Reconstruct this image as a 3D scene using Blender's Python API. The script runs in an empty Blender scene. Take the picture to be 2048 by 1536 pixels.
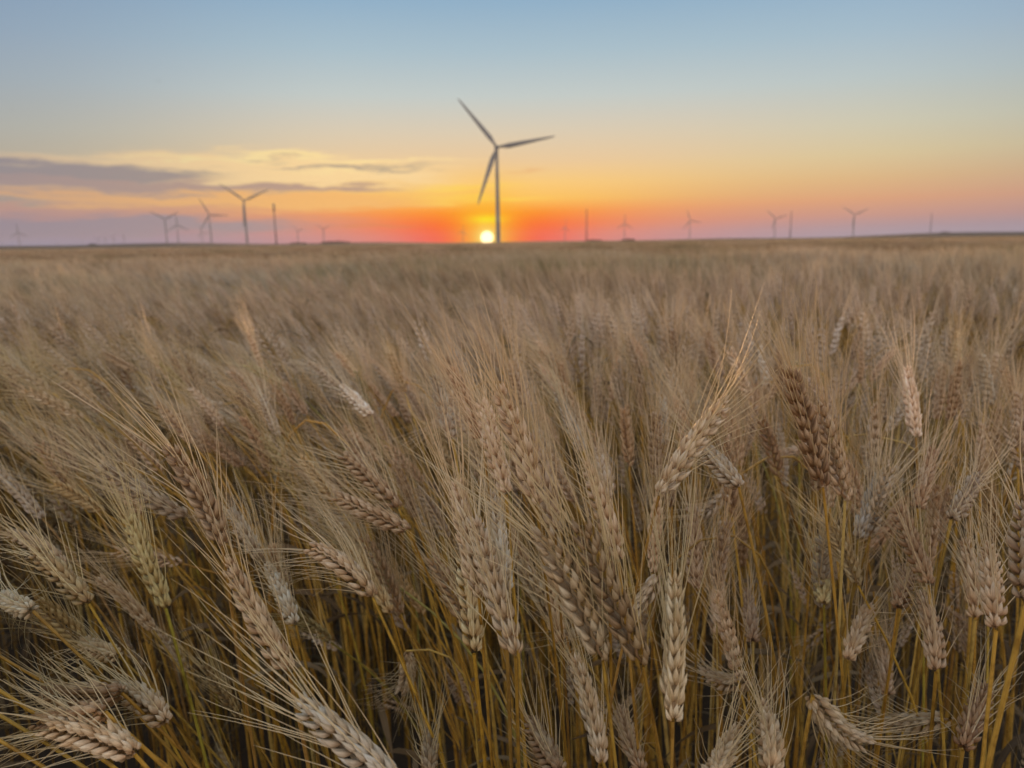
import bpy, math, random
import numpy as np
from mathutils import Vector, Matrix, Quaternion, Euler

rnd = random.Random(7)
R = math.radians
sc = bpy.context.scene
C = sc.collection

# ------------------------------------------------------------------ camera
W, H = 2048, 1536
F = 1462.0                         # focal length in photo pixels
CAM_Z = 1.06
PITCH, ROLL = 11.0, -0.75
cam = bpy.data.cameras.new('camera')
co = bpy.data.objects.new('camera', cam)
C.objects.link(co)
sc.camera = co
co.location = (0, 0, CAM_Z)
CAM_ROT = (Matrix.Rotation(R(90 - PITCH), 3, 'X') @ Matrix.Rotation(R(ROLL), 3, 'Z'))
co.rotation_euler = CAM_ROT.to_euler()
cam.sensor_fit = 'HORIZONTAL'
cam.sensor_width = 36.0
cam.lens = 36.0 * F / W
cam.clip_start = 0.02
cam.clip_end = 60000
cam.dof.use_dof = True
cam.dof.focus_distance = 0.50
cam.dof.aperture_fstop = cam.lens / 3.0      # a 2.5 mm wide phone aperture
cam.dof.aperture_blades = 0


def ray(px, py):
    return (CAM_ROT @ Vector(((px - W / 2) / F, -(py - H / 2) / F, -1.0)))


def at(px, py, d):
    """point seen at a photo pixel, d metres in front of the lens"""
    return Vector((0, 0, CAM_Z)) + ray(px, py) * d


def azel(px, py):
    v = ray(px, py).normalized()
    return math.degrees(math.atan2(v.x, v.y)), math.degrees(math.asin(v.z))


def project(p):
    q = CAM_ROT.transposed() @ (Vector(p) - Vector((0, 0, CAM_Z)))
    if q.z > -1e-3:
        return None
    return W / 2 + F * q.x / -q.z, H / 2 - F * q.y / -q.z, -q.z


# ------------------------------------------------------------------ render
sc.view_settings.view_transform = 'Standard'
sc.view_settings.look = 'None'
sc.view_settings.exposure = 0.0
sc.view_settings.gamma = 1.0
sc.cycles.use_denoising = True
sc.cycles.max_bounces = 6
sc.cycles.diffuse_bounces = 2
sc.cycles.glossy_bounces = 2
sc.cycles.transmission_bounces = 3
sc.cycles.transparent_max_bounces = 4
sc.cycles.volume_bounces = 0
sc.cycles.sample_clamp_indirect = 3.0
sc.cycles.sample_clamp_direct = 6.0
sc.cycles.caustics_reflective = False
sc.cycles.caustics_refractive = False


def lin(r, g, b, k=1.0):
    f = lambda c: (c / 255 / 12.92) if c / 255 <= 0.04045 else ((c / 255 + 0.055) / 1.055) ** 2.4
    return (f(r) * k, f(g) * k, f(b) * k, 1.0)


# ------------------------------------------------------------------ node helpers
class NT:
    def __init__(s, tree):
        s.t = tree
        s.n = tree.nodes
        s.l = tree.links

    def new(s, typ, **kw):
        n = s.n.new(typ)
        for k, v in kw.items():
            setattr(n, k, v)
        return n

    def put(s, sock, v):
        if isinstance(v, V):
            s.l.new(v.o, sock)
        elif hasattr(v, 'is_output'):
            s.l.new(v, sock)
        else:
            sock.default_value = v

    def m(s, op, *a, clamp=False):
        n = s.new('ShaderNodeMath', operation=op, use_clamp=clamp)
        for i, x in enumerate(a):
            s.put(n.inputs[i], x)
        return V(s, n.outputs[0])

    def mix(s, fac, a, b, mode='MIX'):
        n = s.new('ShaderNodeMix', data_type='RGBA', blend_type=mode)
        s.put(n.inputs[0], fac)
        s.put(n.inputs[6], a)
        s.put(n.inputs[7], b)
        return V(s, n.outputs[2])

    def ramp(s, fac, stops, interp='LINEAR'):
        n = s.new('ShaderNodeValToRGB')
        cr = n.color_ramp
        cr.interpolation = interp
        while len(cr.elements) > 1:
            cr.elements.remove(cr.elements[0])
        cr.elements[0].position = stops[0][0]
        cr.elements[0].color = stops[0][1]
        for p, c in stops[1:]:
            e = cr.elements.new(p)
            e.color = c
        s.put(n.inputs[0], fac)
        return V(s, n.outputs[0])

    def noise(s, vec, scale=1.0, detail=3.0, rough=0.5, out=0):
        n = s.new('ShaderNodeTexNoise')
        if vec is not None:
            s.put(n.inputs['Vector'], vec)
        n.inputs['Scale'].default_value = scale
        n.inputs['Detail'].default_value = detail
        n.inputs['Roughness'].default_value = rough
        return V(s, n.outputs[out])

    def xyz(s, x, y, z=0.0):
        n = s.new('ShaderNodeCombineXYZ')
        s.put(n.inputs[0], x)
        s.put(n.inputs[1], y)
        s.put(n.inputs[2], z)
        return V(s, n.outputs[0])

    def smooth(s, x, a, b, lo=0.0, hi=1.0):
        n = s.new('ShaderNodeMapRange', interpolation_type='SMOOTHSTEP')
        s.put(n.inputs[0], x)
        for i, v in enumerate((a, b, lo, hi)):
            n.inputs[1 + i].default_value = v
        return V(s, n.outputs[0])


class V:
    def __init__(s, t, o):
        s.nt = t
        s.o = o

    def __add__(s, b): return s.nt.m('ADD', s, b)
    def __radd__(s, b): return s.nt.m('ADD', b, s)
    def __sub__(s, b): return s.nt.m('SUBTRACT', s, b)
    def __rsub__(s, b): return s.nt.m('SUBTRACT', b, s)
    def __mul__(s, b): return s.nt.m('MULTIPLY', s, b)
    def __rmul__(s, b): return s.nt.m('MULTIPLY', b, s)
    def __truediv__(s, b): return s.nt.m('DIVIDE', s, b)


# ------------------------------------------------------------------ sky
SUN_AZ, SUN_EL = azel(974, 475)
world = bpy.data.worlds.new('World')
sc.world = world
world.use_nodes = True
wt = NT(world.node_tree)
for n in list(wt.n):
    wt.n.remove(n)
tc = wt.new('ShaderNodeTexCoord')
sp = wt.new('ShaderNodeSeparateXYZ')
wt.l.new(tc.outputs['Generated'], sp.inputs[0])
X, Y, Z = (V(wt, sp.outputs[i]) for i in range(3))
E = wt.m('ARCSINE', wt.m('MINIMUM', wt.m('MAXIMUM', Z, -1.0), 1.0)) * 57.2958
A0 = wt.m('ARCTAN2', X, Y) * 57.2958
A = A0 - SUN_AZ
E20 = E / 20.0


def stops(l):
    return [(e / 20.0, lin(*c)) for e, c in l]


far = wt.ramp(E20, stops([(0, (160, 152, 166)), (.7, (170, 150, 158)), (1.5, (196, 152, 140)), (2.6, (216, 162, 128)),
                          (4.0, (216, 180, 136)), (5.6, (212, 196, 156)), (7.5, (200, 200, 178)), (10, (180, 194, 194)),
                          (13, (158, 182, 202)), (16.5, (138, 168, 200)), (20, (128, 160, 198))]))
nearr = wt.ramp(E20, stops([(0, (255, 16, 0)), (.6, (255, 52, 2)), (1.4, (255, 98, 6)), (2.2, (255, 142, 28)),
                            (3.2, (255, 196, 92)), (4.4, (252, 204, 122)), (6.0, (236, 202, 156)), (8.0, (220, 204, 178)),
                            (10.5, (196, 203, 199)), (13.5, (170, 191, 202)), (16.5, (147, 177, 200)), (20, (130, 165, 202))]))
wid = wt.m('MAXIMUM', E, 0.0) * 1.2 + 15.0
q = A / wid
wgt = wt.m('EXPONENT', -1.0 * (q * q))
midr = wt.ramp(E20, stops([(0, (236, 126, 106)), (.6, (242, 132, 98)), (1.4, (250, 140, 80)), (2.2, (252, 158, 82)),
                           (3.2, (250, 188, 102)), (4.4, (246, 200, 130)), (6.0, (234, 202, 158)), (8.0, (218, 203, 178)),
                           (10.5, (194, 202, 199)), (13.5, (167, 190, 201)), (16.5, (145, 175, 199)), (20, (130, 165, 202))]))
sky = wt.mix(wgt, far, midr)
q = A / (wt.m('MAXIMUM', E, 0.0) * 1.5 + 5.2)
sky = wt.mix(wt.m('EXPONENT', -1.0 * (q * q)), sky, nearr)

# clouds: long streaks low in the sky, left of the sun
nv = wt.xyz(A0 * 0.10, E * 0.9, 3.1)
n1 = wt.noise(nv, 1.0, 4.0, 0.55)
n2 = wt.noise(wt.xyz(A0 * 0.22, E * 1.6, 9.7), 1.0, 4.0, 0.6)
n3 = wt.noise(wt.xyz(A0 * 0.30 + n1 * 2.0, E * 3.6, 5.2), 1.0, 6.0, 0.68)
DA = A0 + (n1 - 0.5) * 9.0
DE = E + (n2 - 0.5) * 1.9


DA = DA + (n3 - 0.5) * 5.0
DE = DE + (n3 - 0.5) * 0.55


def lump(px, py, w, h, power=1.0):
    a, e = azel(px, py)
    u = (DA - a) / (w / 25.5)
    v = (DE - e) / (h / 25.5)
    return wt.m('EXPONENT', -1.0 * (u * u + v * v)) * power


def layer(sky, lumps, col, wisp=0.5):
    tot = None
    for l in lumps:
        g = lump(*l)
        tot = g if tot is None else tot + g
    tot = tot * ((1.0 - wisp * 1.3) + n3 * (2.6 * wisp))
    return wt.mix(wt.smooth(tot, 0.05, 1.0), sky, lin(*col))


sky = layer(sky, [(520, 335, 200, 24, 1.0), (330, 325, 170, 16, .8), (740, 348, 200, 26, .9), (60, 322, 110, 9, .8), (250, 360, 200, 6, .6)], (250, 214, 156), .5)
sky = layer(sky, [(560, 311, 90, 5, 1.1), (470, 320, 70, 4, .9), (780, 322, 130, 5, .8), (330, 318, 90, 4, .8), (640, 345, 120, 4, .6)], (252, 224, 160), .5)
sky = layer(sky, [(930, 375, 100, 10, .6), (900, 402, 110, 8, .5), (1010, 398, 60, 7, .5)], (255, 216, 96), .4)
sky = layer(sky, [(250, 396, 420, 12, .9), (480, 405, 320, 12, .8)], (246, 186, 112), .3)
sky = layer(sky, [(130, 345, 150, 15, .95), (-60, 345, 200, 18, 1.1), (220, 355, 120, 10, .5)], (172, 153, 138), .6)
sky = layer(sky, [(350, 376, 230, 11, 1.0), (640, 376, 160, 6, .8), (160, 364, 200, 7, .8)], (190, 158, 136), .5)
sky = layer(sky, [(700, 337, 130, 4, .9), (560, 318, 60, 3, .5), (350, 344, 90, 4, .6), (-10, 402, 70, 8, .8), (860, 334, 70, 3, .4)], (182, 164, 140), .5)
sky = layer(sky, [(60, 455, 420, 18, .9), (330, 447, 230, 12, .8)], (174, 150, 147), .3)
sky = layer(sky, [(1060, 345, 60, 4, .4), (760, 452, 110, 5, .5)], (222, 140, 84), .4)
side = wt.smooth(wt.m('ABSOLUTE', A - 8.0), 17.0, 44.0)
sky = wt.mix(side * .42, sky, lin(110, 122, 150))
# the glow round the sun and the disc itself
ES = E - SUN_EL
rr = wt.m('SQRT', A * A + ES * ES)
q = wt.m('SQRT', A * A * 1.7 + ES * ES) / 3.1
sky = wt.mix(wt.m('EXPONENT', -1.0 * (q * q)) * 0.92, sky, lin(255, 190, 36))
v1 = A / 1.2
v2 = (ES - 1.35) / 0.32
sky = wt.mix(wt.m('EXPONENT', -1.0 * (v1 * v1 + v2 * v2)) * 0.8, sky, lin(255, 232, 20))
q = rr / 0.75
sky = wt.mix(wt.m('EXPONENT', -1.0 * (q * q)) * 0.95, sky, lin(255, 236, 120))
sky = wt.mix(wt.smooth(rr, 0.41, 0.54, 1.0, 0.0), sky, (2.4, 1.8, .95, 1.0))
# the high dusk sky, out of view, with light added for the wheat
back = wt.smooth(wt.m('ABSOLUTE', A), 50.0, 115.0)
nish = wt.new('ShaderNodeTexSky')
nish.sky_type = 'NISHITA'
nish.sun_disc = False
nish.sun_elevation = R(max(SUN_EL, 0.4))
nish.sun_rotation = R(SUN_AZ)
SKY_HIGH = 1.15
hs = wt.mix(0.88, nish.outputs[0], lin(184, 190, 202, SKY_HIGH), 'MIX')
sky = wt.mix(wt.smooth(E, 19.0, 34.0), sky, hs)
gain = wt.ramp(E / 90.0, [(0, (1, 1, 1, 1)), (.21, (1, 1, 1, 1)), (.36, (1.4, 1.4, 1.4, 1)), (.6, (.80, .80, .80, 1)), (1, (.28, .28, .28, 1))])  # added bright band above the view, zenith dimmed to keep stem gaps dark
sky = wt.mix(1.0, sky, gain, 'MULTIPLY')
sky = wt.mix(back * wt.smooth(E, 14.0, 50.0, 1.0, 0.0), sky, lin(209, 192, 187, 2.15))  # unseen glow behind the camera, added to brighten ears facing it
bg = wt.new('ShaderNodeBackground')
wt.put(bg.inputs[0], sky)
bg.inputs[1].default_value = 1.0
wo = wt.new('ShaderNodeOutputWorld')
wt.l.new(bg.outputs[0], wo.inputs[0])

# the low sun
sl = bpy.data.lights.new('sun', 'SUN')
sl.energy = 3.2
sl.angle = R(0.6)
sl.color = (1.0, 0.52, 0.22)
so = bpy.data.objects.new('sun', sl)
C.objects.link(so)
sd = Vector((math.sin(R(SUN_AZ)) * math.cos(R(SUN_EL)), math.cos(R(SUN_AZ)) * math.cos(R(SUN_EL)), math.sin(R(SUN_EL))))
so.rotation_euler = sd.to_track_quat('Z', 'Y').to_euler()
so.location = (0, 5, 30)


# ------------------------------------------------------------------ mesh helpers
class MB:
    """collects pieces of one mesh: verts, faces, material index, uv, husk value"""
    def __init__(s):
        s.v, s.f, s.mi, s.uv, s.hv = [], [], [], [], []
        s.n = 0

    def add(s, v, f, mi=0, uv=None, hv=0.5):
        v = np.asarray(v, float)
        s.v.append(v)
        for face in f:
            s.f.append([i + s.n for i in face])
        s.mi += [mi] * len(f)
        s.uv.append(np.zeros((len(v), 2)) if uv is None else np.asarray(uv, float))
        s.hv.append(np.full(len(v), hv))
        s.n += len(v)

    def verts(s):
        return np.concatenate(s.v)

    def mesh(s, name, mats, smooth=True):
        me = bpy.data.meshes.new(name)
        v = s.verts()
        me.vertices.add(len(v))
        me.vertices.foreach_set('co', v.ravel())
        ln = np.array([len(f) for f in s.f], dtype=np.int32)
        idx = np.concatenate([np.array(f, dtype=np.int32) for f in s.f])
        me.loops.add(len(idx))
        me.loops.foreach_set('vertex_index', idx)
        me.polygons.add(len(ln))
        st = np.concatenate([[0], np.cumsum(ln)[:-1]]).astype(np.int32)
        me.polygons.foreach_set('loop_start', st)
        for m in mats:
            me.materials.append(m)
        me.polygons.foreach_set('material_index', np.array(s.mi, dtype=np.int32))
        me.polygons.foreach_set('use_smooth', np.full(len(ln), smooth))
        uvl = me.uv_layers.new(name='UVMap')
        uv = np.concatenate(s.uv)[idx]
        uvl.data.foreach_set('uv', uv.ravel())
        at_ = me.attributes.new('husk', 'FLOAT', 'POINT')
        at_.data.foreach_set('value', np.concatenate(s.hv))
        me.update()
        me.validate()
        return me


def frames(p):
    """tangent and two normals along a polyline"""
    p = np.asarray(p, float)
    t = np.gradient(p, axis=0)
    t /= np.linalg.norm(t, axis=1)[:, None] + 1e-12
    u = np.zeros_like(t)
    ref = np.array([0.31, 1.0, 0.17])
    a = ref - t[0] * ref.dot(t[0])
    a /= np.linalg.norm(a)
    for i in range(len(p)):
        a = a - t[i] * a.dot(t[i])
        a /= np.linalg.norm(a) + 1e-12
        u[i] = a
    return t, u, np.cross(t, u)


def tube(mb, p, r, seg=5, mi=0, hv=0.5, cap=False):
    p = np.asarray(p, float)
    n = len(p)
    r = np.broadcast_to(np.asarray(r, float), (n,))
    t, u, w = frames(p)
    a = np.arange(seg) / seg * 2 * math.pi
    v = p[:, None, :] + r[:, None, None] * (np.cos(a)[None, :, None] * u[:, None, :] + np.sin(a)[None, :, None] * w[:, None, :])
    f = []
    for i in range(n - 1):
        for j in range(seg):
            k = (j + 1) % seg
            f.append([i * seg + j, i * seg + k, (i + 1) * seg + k, (i + 1) * seg + j])
    if cap:
        f.append(list(range(seg))[::-1])
        f.append([(n - 1) * seg + j for j in range(seg)])
    uv = np.stack(np.meshgrid(np.linspace(0, 1, n), a / 6.2832, indexing='ij'), -1).reshape(-1, 2)[:, ::-1]
    mb.add(v.reshape(-1, 3), f, mi, uv, hv)


def husk(mb, base, axis, out, length, width, thick, rings, seg, hv, mi=0, curve=0.12):
    """one floret husk: a keeled, pointed boat shape"""
    axis = axis / np.linalg.norm(axis)
    out = out - axis * out.dot(axis)
    out /= np.linalg.norm(out)
    side = np.cross(axis, out)
    ts = np.linspace(0.0, 1.0, rings)
    ts = ts ** 0.9
    prof = np.interp(ts, [0, .1, .25, .4, .55, .7, .85, 1.0], [.30, .68, .96, 1.0, .86, .60, .28, .05])
    a = np.arange(seg) / seg * 2 * math.pi
    ca, sa = np.cos(a), np.sin(a)
    keel = 1.0 + 0.45 * np.clip(ca, 0, 1) ** 6
    cen = base[None, :] + ts[:, None] * length * axis[None, :] + (curve * length * (np.sin(ts * math.pi) * 0.7 + ts ** 4 * .35))[:, None] * out[None, :]
    v = cen[:, None, :] + (prof[:, None] * thick / 2 * (ca * keel)[None, :])[..., None] * out + (prof[:, None] * width / 2 * sa[None, :])[..., None] * side
    f = []
    for i in range(rings - 1):
        for j in range(seg):
            k = (j + 1) % seg
            f.append([i * seg + j, i * seg + k, (i + 1) * seg + k, (i + 1) * seg + j])
    f.append([(rings - 1) * seg + j for j in range(seg)])
    uv = np.stack(np.meshgrid(ts, a / 6.2832, indexing='ij'), -1).reshape(-1, 2)[:, ::-1]
    mb.add(v.reshape(-1, 3), f, mi, uv, hv)
    return cen[-1]


def bend(v, L, kappa, beta):
    """bend the ear (axis +Z) towards direction beta"""
    if abs(kappa) < 1e-4:
        return v
    c, s = math.cos(beta), math.sin(beta)
    x = v[:, 0] * c + v[:, 1] * s
    y = -v[:, 0] * s + v[:, 1] * c
    z = v[:, 2]
    q = np.clip(z, 0, L)
    th = kappa * q
    rem = z - q
    nx = (1 - np.cos(th)) / kappa + x * np.cos(th) + rem * np.sin(th)
    nz = np.sin(th) / kappa - x * np.sin(th) + rem * np.cos(th)
    return np.stack([nx * c - y * s, nx * s + y * c, nz], 1)


def build_ear(rs, L=0.09, N=20, detail=2, nawn=40, kappa=0.0, beta=0.0, awn_len=0.068, spread=1.0, mb=None, mb_awn=None, mi=0, mi_awn=0, awnr=1.0):
    mb = mb or MB()
    mb_awn = mb_awn or MB()
    s0, s1 = len(mb.v), len(mb_awn.v)
    rings, seg = {2: (8, 8), 1: (4, 5)}[detail]
    awns = []
    rach = []
    for i in range(N):
        t = (i + 0.5) / N
        z = t * L * 0.93
        s = 1 if i % 2 else -1
        size = min(1.0, 0.62 + 2.2 * t) * (1.0 - 0.42 * max(0, t - 0.55) / 0.45)
        rach.append((s * 0.0009, 0, z))
        o = np.array([s * 0.0016, 0.0, z])
        size *= rs.uniform(.9, 1.1)
        o[2] += rs.uniform(-.0007, .0007)
        flare = (0.46 + rs.uniform(-.10, .12)) * (1.0 - 0.5 * max(0, t - .7) / .3)
        husks = [(0.0, 1.0, .92), (0.75, .66, 1.0), (-0.75, .66, 1.0)]
        if detail == 2:
            husks += [(1.45, .42, .80), (-1.45, .42, .80)]
        for j, (ay, fo, ls) in enumerate(husks):
            d = np.array([s * flare * fo, 0.36 * ay * (1 if j < 3 else .8) + rs.uniform(-.15, .15), 1.0])
            outv = np.array([s * (1.0 - abs(ay) * .25), ay * 0.9, 0.25])
            base = o + np.array([s * .0011 * fo, 0.0011 * ay, -0.0015 * (j > 2) + 0.001 * (j == 0)])
            ln = 0.0142 * size * ls * rs.uniform(.84, 1.12)
            tip = husk(mb, base, d, outv, ln, 0.0043 * size * rs.uniform(.82, 1.15), 0.0033 * size, rings, seg, rs.random(), mi, curve=.14)
            if 0 < j < 3 or (j == 0 and rs.random() < .6) or i == N - 1:
                awns.append((tip, d, s, t, ay))
    if detail == 2:
        tube(mb, rach, 0.0011, 5, mi, .5)
    rs.shuffle(awns)
    for tip, d, s, t, ay in awns[:nawn]:
        d = d / np.linalg.norm(d)
        ln = awn_len * rs.uniform(.7, 1.15) * (0.75 + .35 * min(1, t * 2))
        sa = (0.30 * (1 - .62 * t) + rs.uniform(-.06, .10)) * spread
        dirv = np.array([s * sa + d[0] * .12 + rs.uniform(-.07, .07), ay * .24 * (1 - .3 * t) * spread + rs.uniform(-.09, .09), 1.0])
        dirv /= np.linalg.norm(dirv)
        k = 7 if detail == 2 else 4
        q = np.linspace(0, 1, k)[:, None]
        cv = np.array([rs.uniform(-.1, .14) * s, rs.uniform(-.1, .1), 0])
        st = d * .6 + dirv * .4
        p = tip[None, :] + q * ln * dirv + (q * (1 - q)) * ln * (st - dirv) * .45 + q * q * ln * cv
        tube(mb_awn, p, awnr * (0.00033 * (1 - q[:, 0]) + 0.00010), 3, mi_awn, rs.random())
    for m_, s_ in ((mb, s0), (mb_awn, s1)):
        if m_ is mb_awn and mb_awn is mb:
            continue
        for i in range(s_, len(m_.v)):
            m_.v[i] = bend(m_.v[i], L, kappa, beta)
    return mb, mb_awn


def spline(pts, n):
    """Catmull-Rom through the points"""
    P = [np.array(p, float) for p in pts]
    P = [2 * P[0] - P[1]] + P + [2 * P[-1] - P[-2]]
    out = []
    m = len(P) - 3
    for k in range(m):
        a, b, c, d = P[k:k + 4]
        for i in range(n):
            t = i / n
            out.append(0.5 * (2 * b + (c - a) * t + (2 * a - 5 * b + 4 * c - d) * t * t + (-a + 3 * b - 3 * c + d) * t ** 3))
    out.append(P[-2])
    return np.array(out)


def stem_points(g, e, d, n=12, hints=None, hints_arch=False):
    """from the ground g to the ear base e whose direction is d"""
    g, e, d = (np.array(x, float) for x in (g, e, d))
    if hints:
        pts = [g] + [np.array(h, float) for h in hints][::-1] + [e]
        p = spline(pts, 8)
        soft = 4 if hints_arch else 60
        for _ in range(soft):
            sl_ = np.concatenate([[0], np.cumsum(np.linalg.norm(np.diff(p, axis=0), axis=1))])
            u_ = np.linspace(0, sl_[-1], 34)
            p = np.stack([np.interp(u_, sl_, p[:, k]) for k in range(3)], 1)
            p[1:-1] += .5 * ((p[:-2] + p[2:]) / 2 - p[1:-1])
        return p
    Ls = np.linalg.norm(e - g)
    p1 = g + np.array([0, 0, Ls * .45])
    p2 = e - d * Ls * .30
    t = np.linspace(0, 1, n)[:, None]
    return (1 - t) ** 3 * g + 3 * (1 - t) ** 2 * t * p1 + 3 * (1 - t) * t * t * p2 + t ** 3 * e


def leaf_strip(mb, p0, dirh, length, width, rs, mi=0, n=10, droop=1.2):
    """a dry, curled leaf hanging from the stem"""
    p = np.array(p0, float)
    d = np.array([dirh[0] * .5, dirh[1] * .5, .86])
    pts = []
    tw = rs.uniform(-2, 2)
    for i in range(n):
        pts.append(p.copy())
        p = p + d / np.linalg.norm(d) * length / n
        d = d + np.array([dirh[0] * .10 + rs.uniform(-.1, .1), dirh[1] * .10 + rs.uniform(-.1, .1), -droop / n * 1.8])
    pts = np.array(pts)
    t, u, w = frames(pts)
    v = []
    uv = []
    for i in range(n):
        q = i / (n - 1)
        a = tw * q * 2.2
        wd = width * .5 * math.sin(math.pi * min(1, q * .88 + .12)) ** .6
        sd = u[i] * math.cos(a) + w[i] * math.sin(a)
        up = -u[i] * math.sin(a) + w[i] * math.cos(a)
        v += [pts[i] - sd * wd, pts[i] + up * wd * .35, pts[i] + sd * wd]
        uv += [(0, q), (.5, q), (1, q)]
    f = []
    for i in range(n - 1):
        for j in range(2):
            f.append([i * 3 + j, i * 3 + j + 1, (i + 1) * 3 + j + 1, (i + 1) * 3 + j])
    mb.add(v, f, mi, uv, rs.random())


# ------------------------------------------------------------------ materials
def material(name):
    m = bpy.data.materials.new(name)
    m.use_nodes = True
    t = NT(m.node_tree)
    b = t.n['Principled BSDF']
    return m, t, b


def plant_mat(name, cols, rough=.6, trans=.18, stri=0.0, tint=1.0, spec=.25):
    m, t, b = material(name)
    oi = t.new('ShaderNodeObjectInfo')
    at_ = t.new('ShaderNodeAttribute', attribute_name='husk')
    uv = t.new('ShaderNodeUVMap')
    geo = t.new('ShaderNodeNewGeometry')
    big = t.noise(geo.outputs['Position'], 0.55, 3.0, .6)
    fac = V(t, at_.outputs['Fac']) * .50 + V(t, oi.outputs['Random']) * .42 + (big - .5) * 1.2 + .04
    col = t.ramp(fac, cols)
    spx = t.new('ShaderNodeSeparateXYZ')
    t.l.new(uv.outputs[0], spx.inputs[0])
    u, v = V(t, spx.outputs[0]), V(t, spx.outputs[1])
    fine = t.noise(t.xyz(u * 14.0, v * 2.0, V(t, at_.outputs['Fac']) * 30.0), 1.0, 2.0, .6)
    col = t.mix(1.0, col, t.ramp(fine, [(.28, (.66, .62, .58, 1)), (.6, (1.08, 1.08, 1.08, 1))]), 'MULTIPLY')
    # from plant to plant and from patch to patch the crop differs in ripeness
    patch = t.noise(geo.outputs['Position'], .38, 4.0, .65)
    rj = t.m('FRACT', V(t, oi.outputs['Random']) * 7.31)
    lo = .9 if name.endswith('awn') else .0
    col = t.mix(1.0, col, t.ramp(rj * (1 - lo) * 1.0 + lo * .75, [(0, (.62, .60, .58, 1)), (.3, (.86, .84, .82, 1)), (.8, (1.05, 1.05, 1.05, 1)), (1, (1.16, 1.19, 1.22, 1))]), 'MULTIPLY')
    col = t.mix(1.0, col, t.ramp(patch, [(.36, (.56, .66, .50, 1)), (.48, (.92, .97, 1.0, 1)), (.64, (1.10, 1.10, 1.16, 1))]), 'MULTIPLY')
    if name.endswith('stem'):     # blotches on the straw
        mt = t.noise(geo.outputs['Position'], 75.0, 4.0, .7)
        col = t.mix(1.0, col, t.ramp(mt, [(.34, (.60, .54, .48, 1)), (.52, (1.0, 1.0, 1.0, 1)), (.7, (1.12, 1.10, 1.05, 1))]), 'MULTIPLY')
    if stri > .4:     # husks: warm at the foot, dry and pale along the keel and at the tip
        col = t.mix(1.0, col, t.ramp(v, [(0, (.72, .58, .46, 1)), (.35, (.98, .93, .88, 1)), (.8, (1.08, 1.1, 1.12, 1)), (1, (1.15, 1.05, .85, 1))]), 'MULTIPLY')
    col = t.mix(tint, col, oi.outputs['Color'], 'MULTIPLY')
    t.put(b.inputs['Base Color'], col)
    b.inputs['Roughness'].default_value = rough
    b.inputs['Specular IOR Level'].default_value = spec
    if stri:
        bp = t.new('ShaderNodeBump')
        bp.inputs['Strength'].default_value = stri
        bp.inputs['Distance'].default_value = 0.0004
        t.put(bp.inputs['Height'], fine)
        t.l.new(bp.outputs[0], b.inputs['Normal'])
    if trans:
        tr = t.new('ShaderNodeBsdfTranslucent')
        t.put(tr.inputs[0], col)
        mx = t.new('ShaderNodeMixShader')
        mx.inputs[0].default_value = trans
        t.l.new(b.outputs[0], mx.inputs[1])
        t.l.new(tr.outputs[0], mx.inputs[2])
        t.l.new(mx.outputs[0], t.n['Material Output'].inputs[0])
    return m


M_ear = plant_mat('ripe wheat husk', [(0, (.38, .24, .13, 1)), (.35, (.58, .42, .25, 1)), (.65, (.70, .56, .39, 1)), (1, (.76, .69, .57, 1))], .48, .14, .6, spec=.5)
M_awn = plant_mat('wheat awn', [(0, (.68, .48, .26, 1)), (.5, (.82, .63, .37, 1)), (1, (.86, .75, .54, 1))], .45, .25, spec=.5)
M_stem = plant_mat('wheat straw stem', [(0, (.32, .18, .07, 1)), (.35, (.60, .34, .06, 1)), (.75, (.68, .45, .10, 1)), (1, (.62, .50, .22, 1))], .42, .05, .2, spec=.4)
M_leaf = plant_mat('dry wheat leaf', [(0, (.12, .08, .045, 1)), (.5, (.25, .175, .09, 1)), (1, (.36, .29, .17, 1))], .7, .3)

m, t, b = material('dry field soil')
geo = t.new('ShaderNodeNewGeometry')
n = t.noise(geo.outputs['Position'], 9.0, 6.0, .65)
n_b = t.noise(geo.outputs['Position'], .02, 4.0, .6)
col = t.mix(n_b, t.ramp(n, [(.3, (.018, .013, .010, 1)), (.6, (.045, .032, .022, 1)), (.8, (.08, .058, .038, 1))]), (.10, .075, .045, 1))
t.put(b.inputs['Base Color'], col)
b.inputs['Roughness'].default_value = .95
M_soil = m

m, t, b = material('distant ripe crop')
geo = t.new('ShaderNodeNewGeometry')
n = t.noise(geo.outputs['Position'], .9, 6.0, .7)
n_b = t.noise(geo.outputs['Position'], .012, 4.0, .6)
col = t.mix(n_b, t.ramp(n, [(.3, (.12, .088, .06, 1)), (.55, (.20, .15, .10, 1)), (.8, (.30, .23, .16, 1))]), (.18, .14, .10, 1))
t.put(b.inputs['Base Color'], col)
b.inputs['Roughness'].default_value = .9
b.inputs['Specular IOR Level'].default_value = .1
M_crop = m

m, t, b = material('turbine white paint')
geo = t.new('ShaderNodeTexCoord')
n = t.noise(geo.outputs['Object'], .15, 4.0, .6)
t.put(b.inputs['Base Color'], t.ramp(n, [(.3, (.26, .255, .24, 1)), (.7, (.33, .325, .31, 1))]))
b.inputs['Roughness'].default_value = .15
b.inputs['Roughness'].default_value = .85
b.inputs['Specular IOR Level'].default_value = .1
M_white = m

m, t, b = material('galvanised steel')
geo = t.new('ShaderNodeTexCoord')
n = t.noise(geo.outputs['Object'], .4, 4.0, .6)
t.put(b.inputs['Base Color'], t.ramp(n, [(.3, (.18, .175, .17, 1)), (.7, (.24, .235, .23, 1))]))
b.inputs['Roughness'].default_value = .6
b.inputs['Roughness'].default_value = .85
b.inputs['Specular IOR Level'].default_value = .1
M_steel = m

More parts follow.
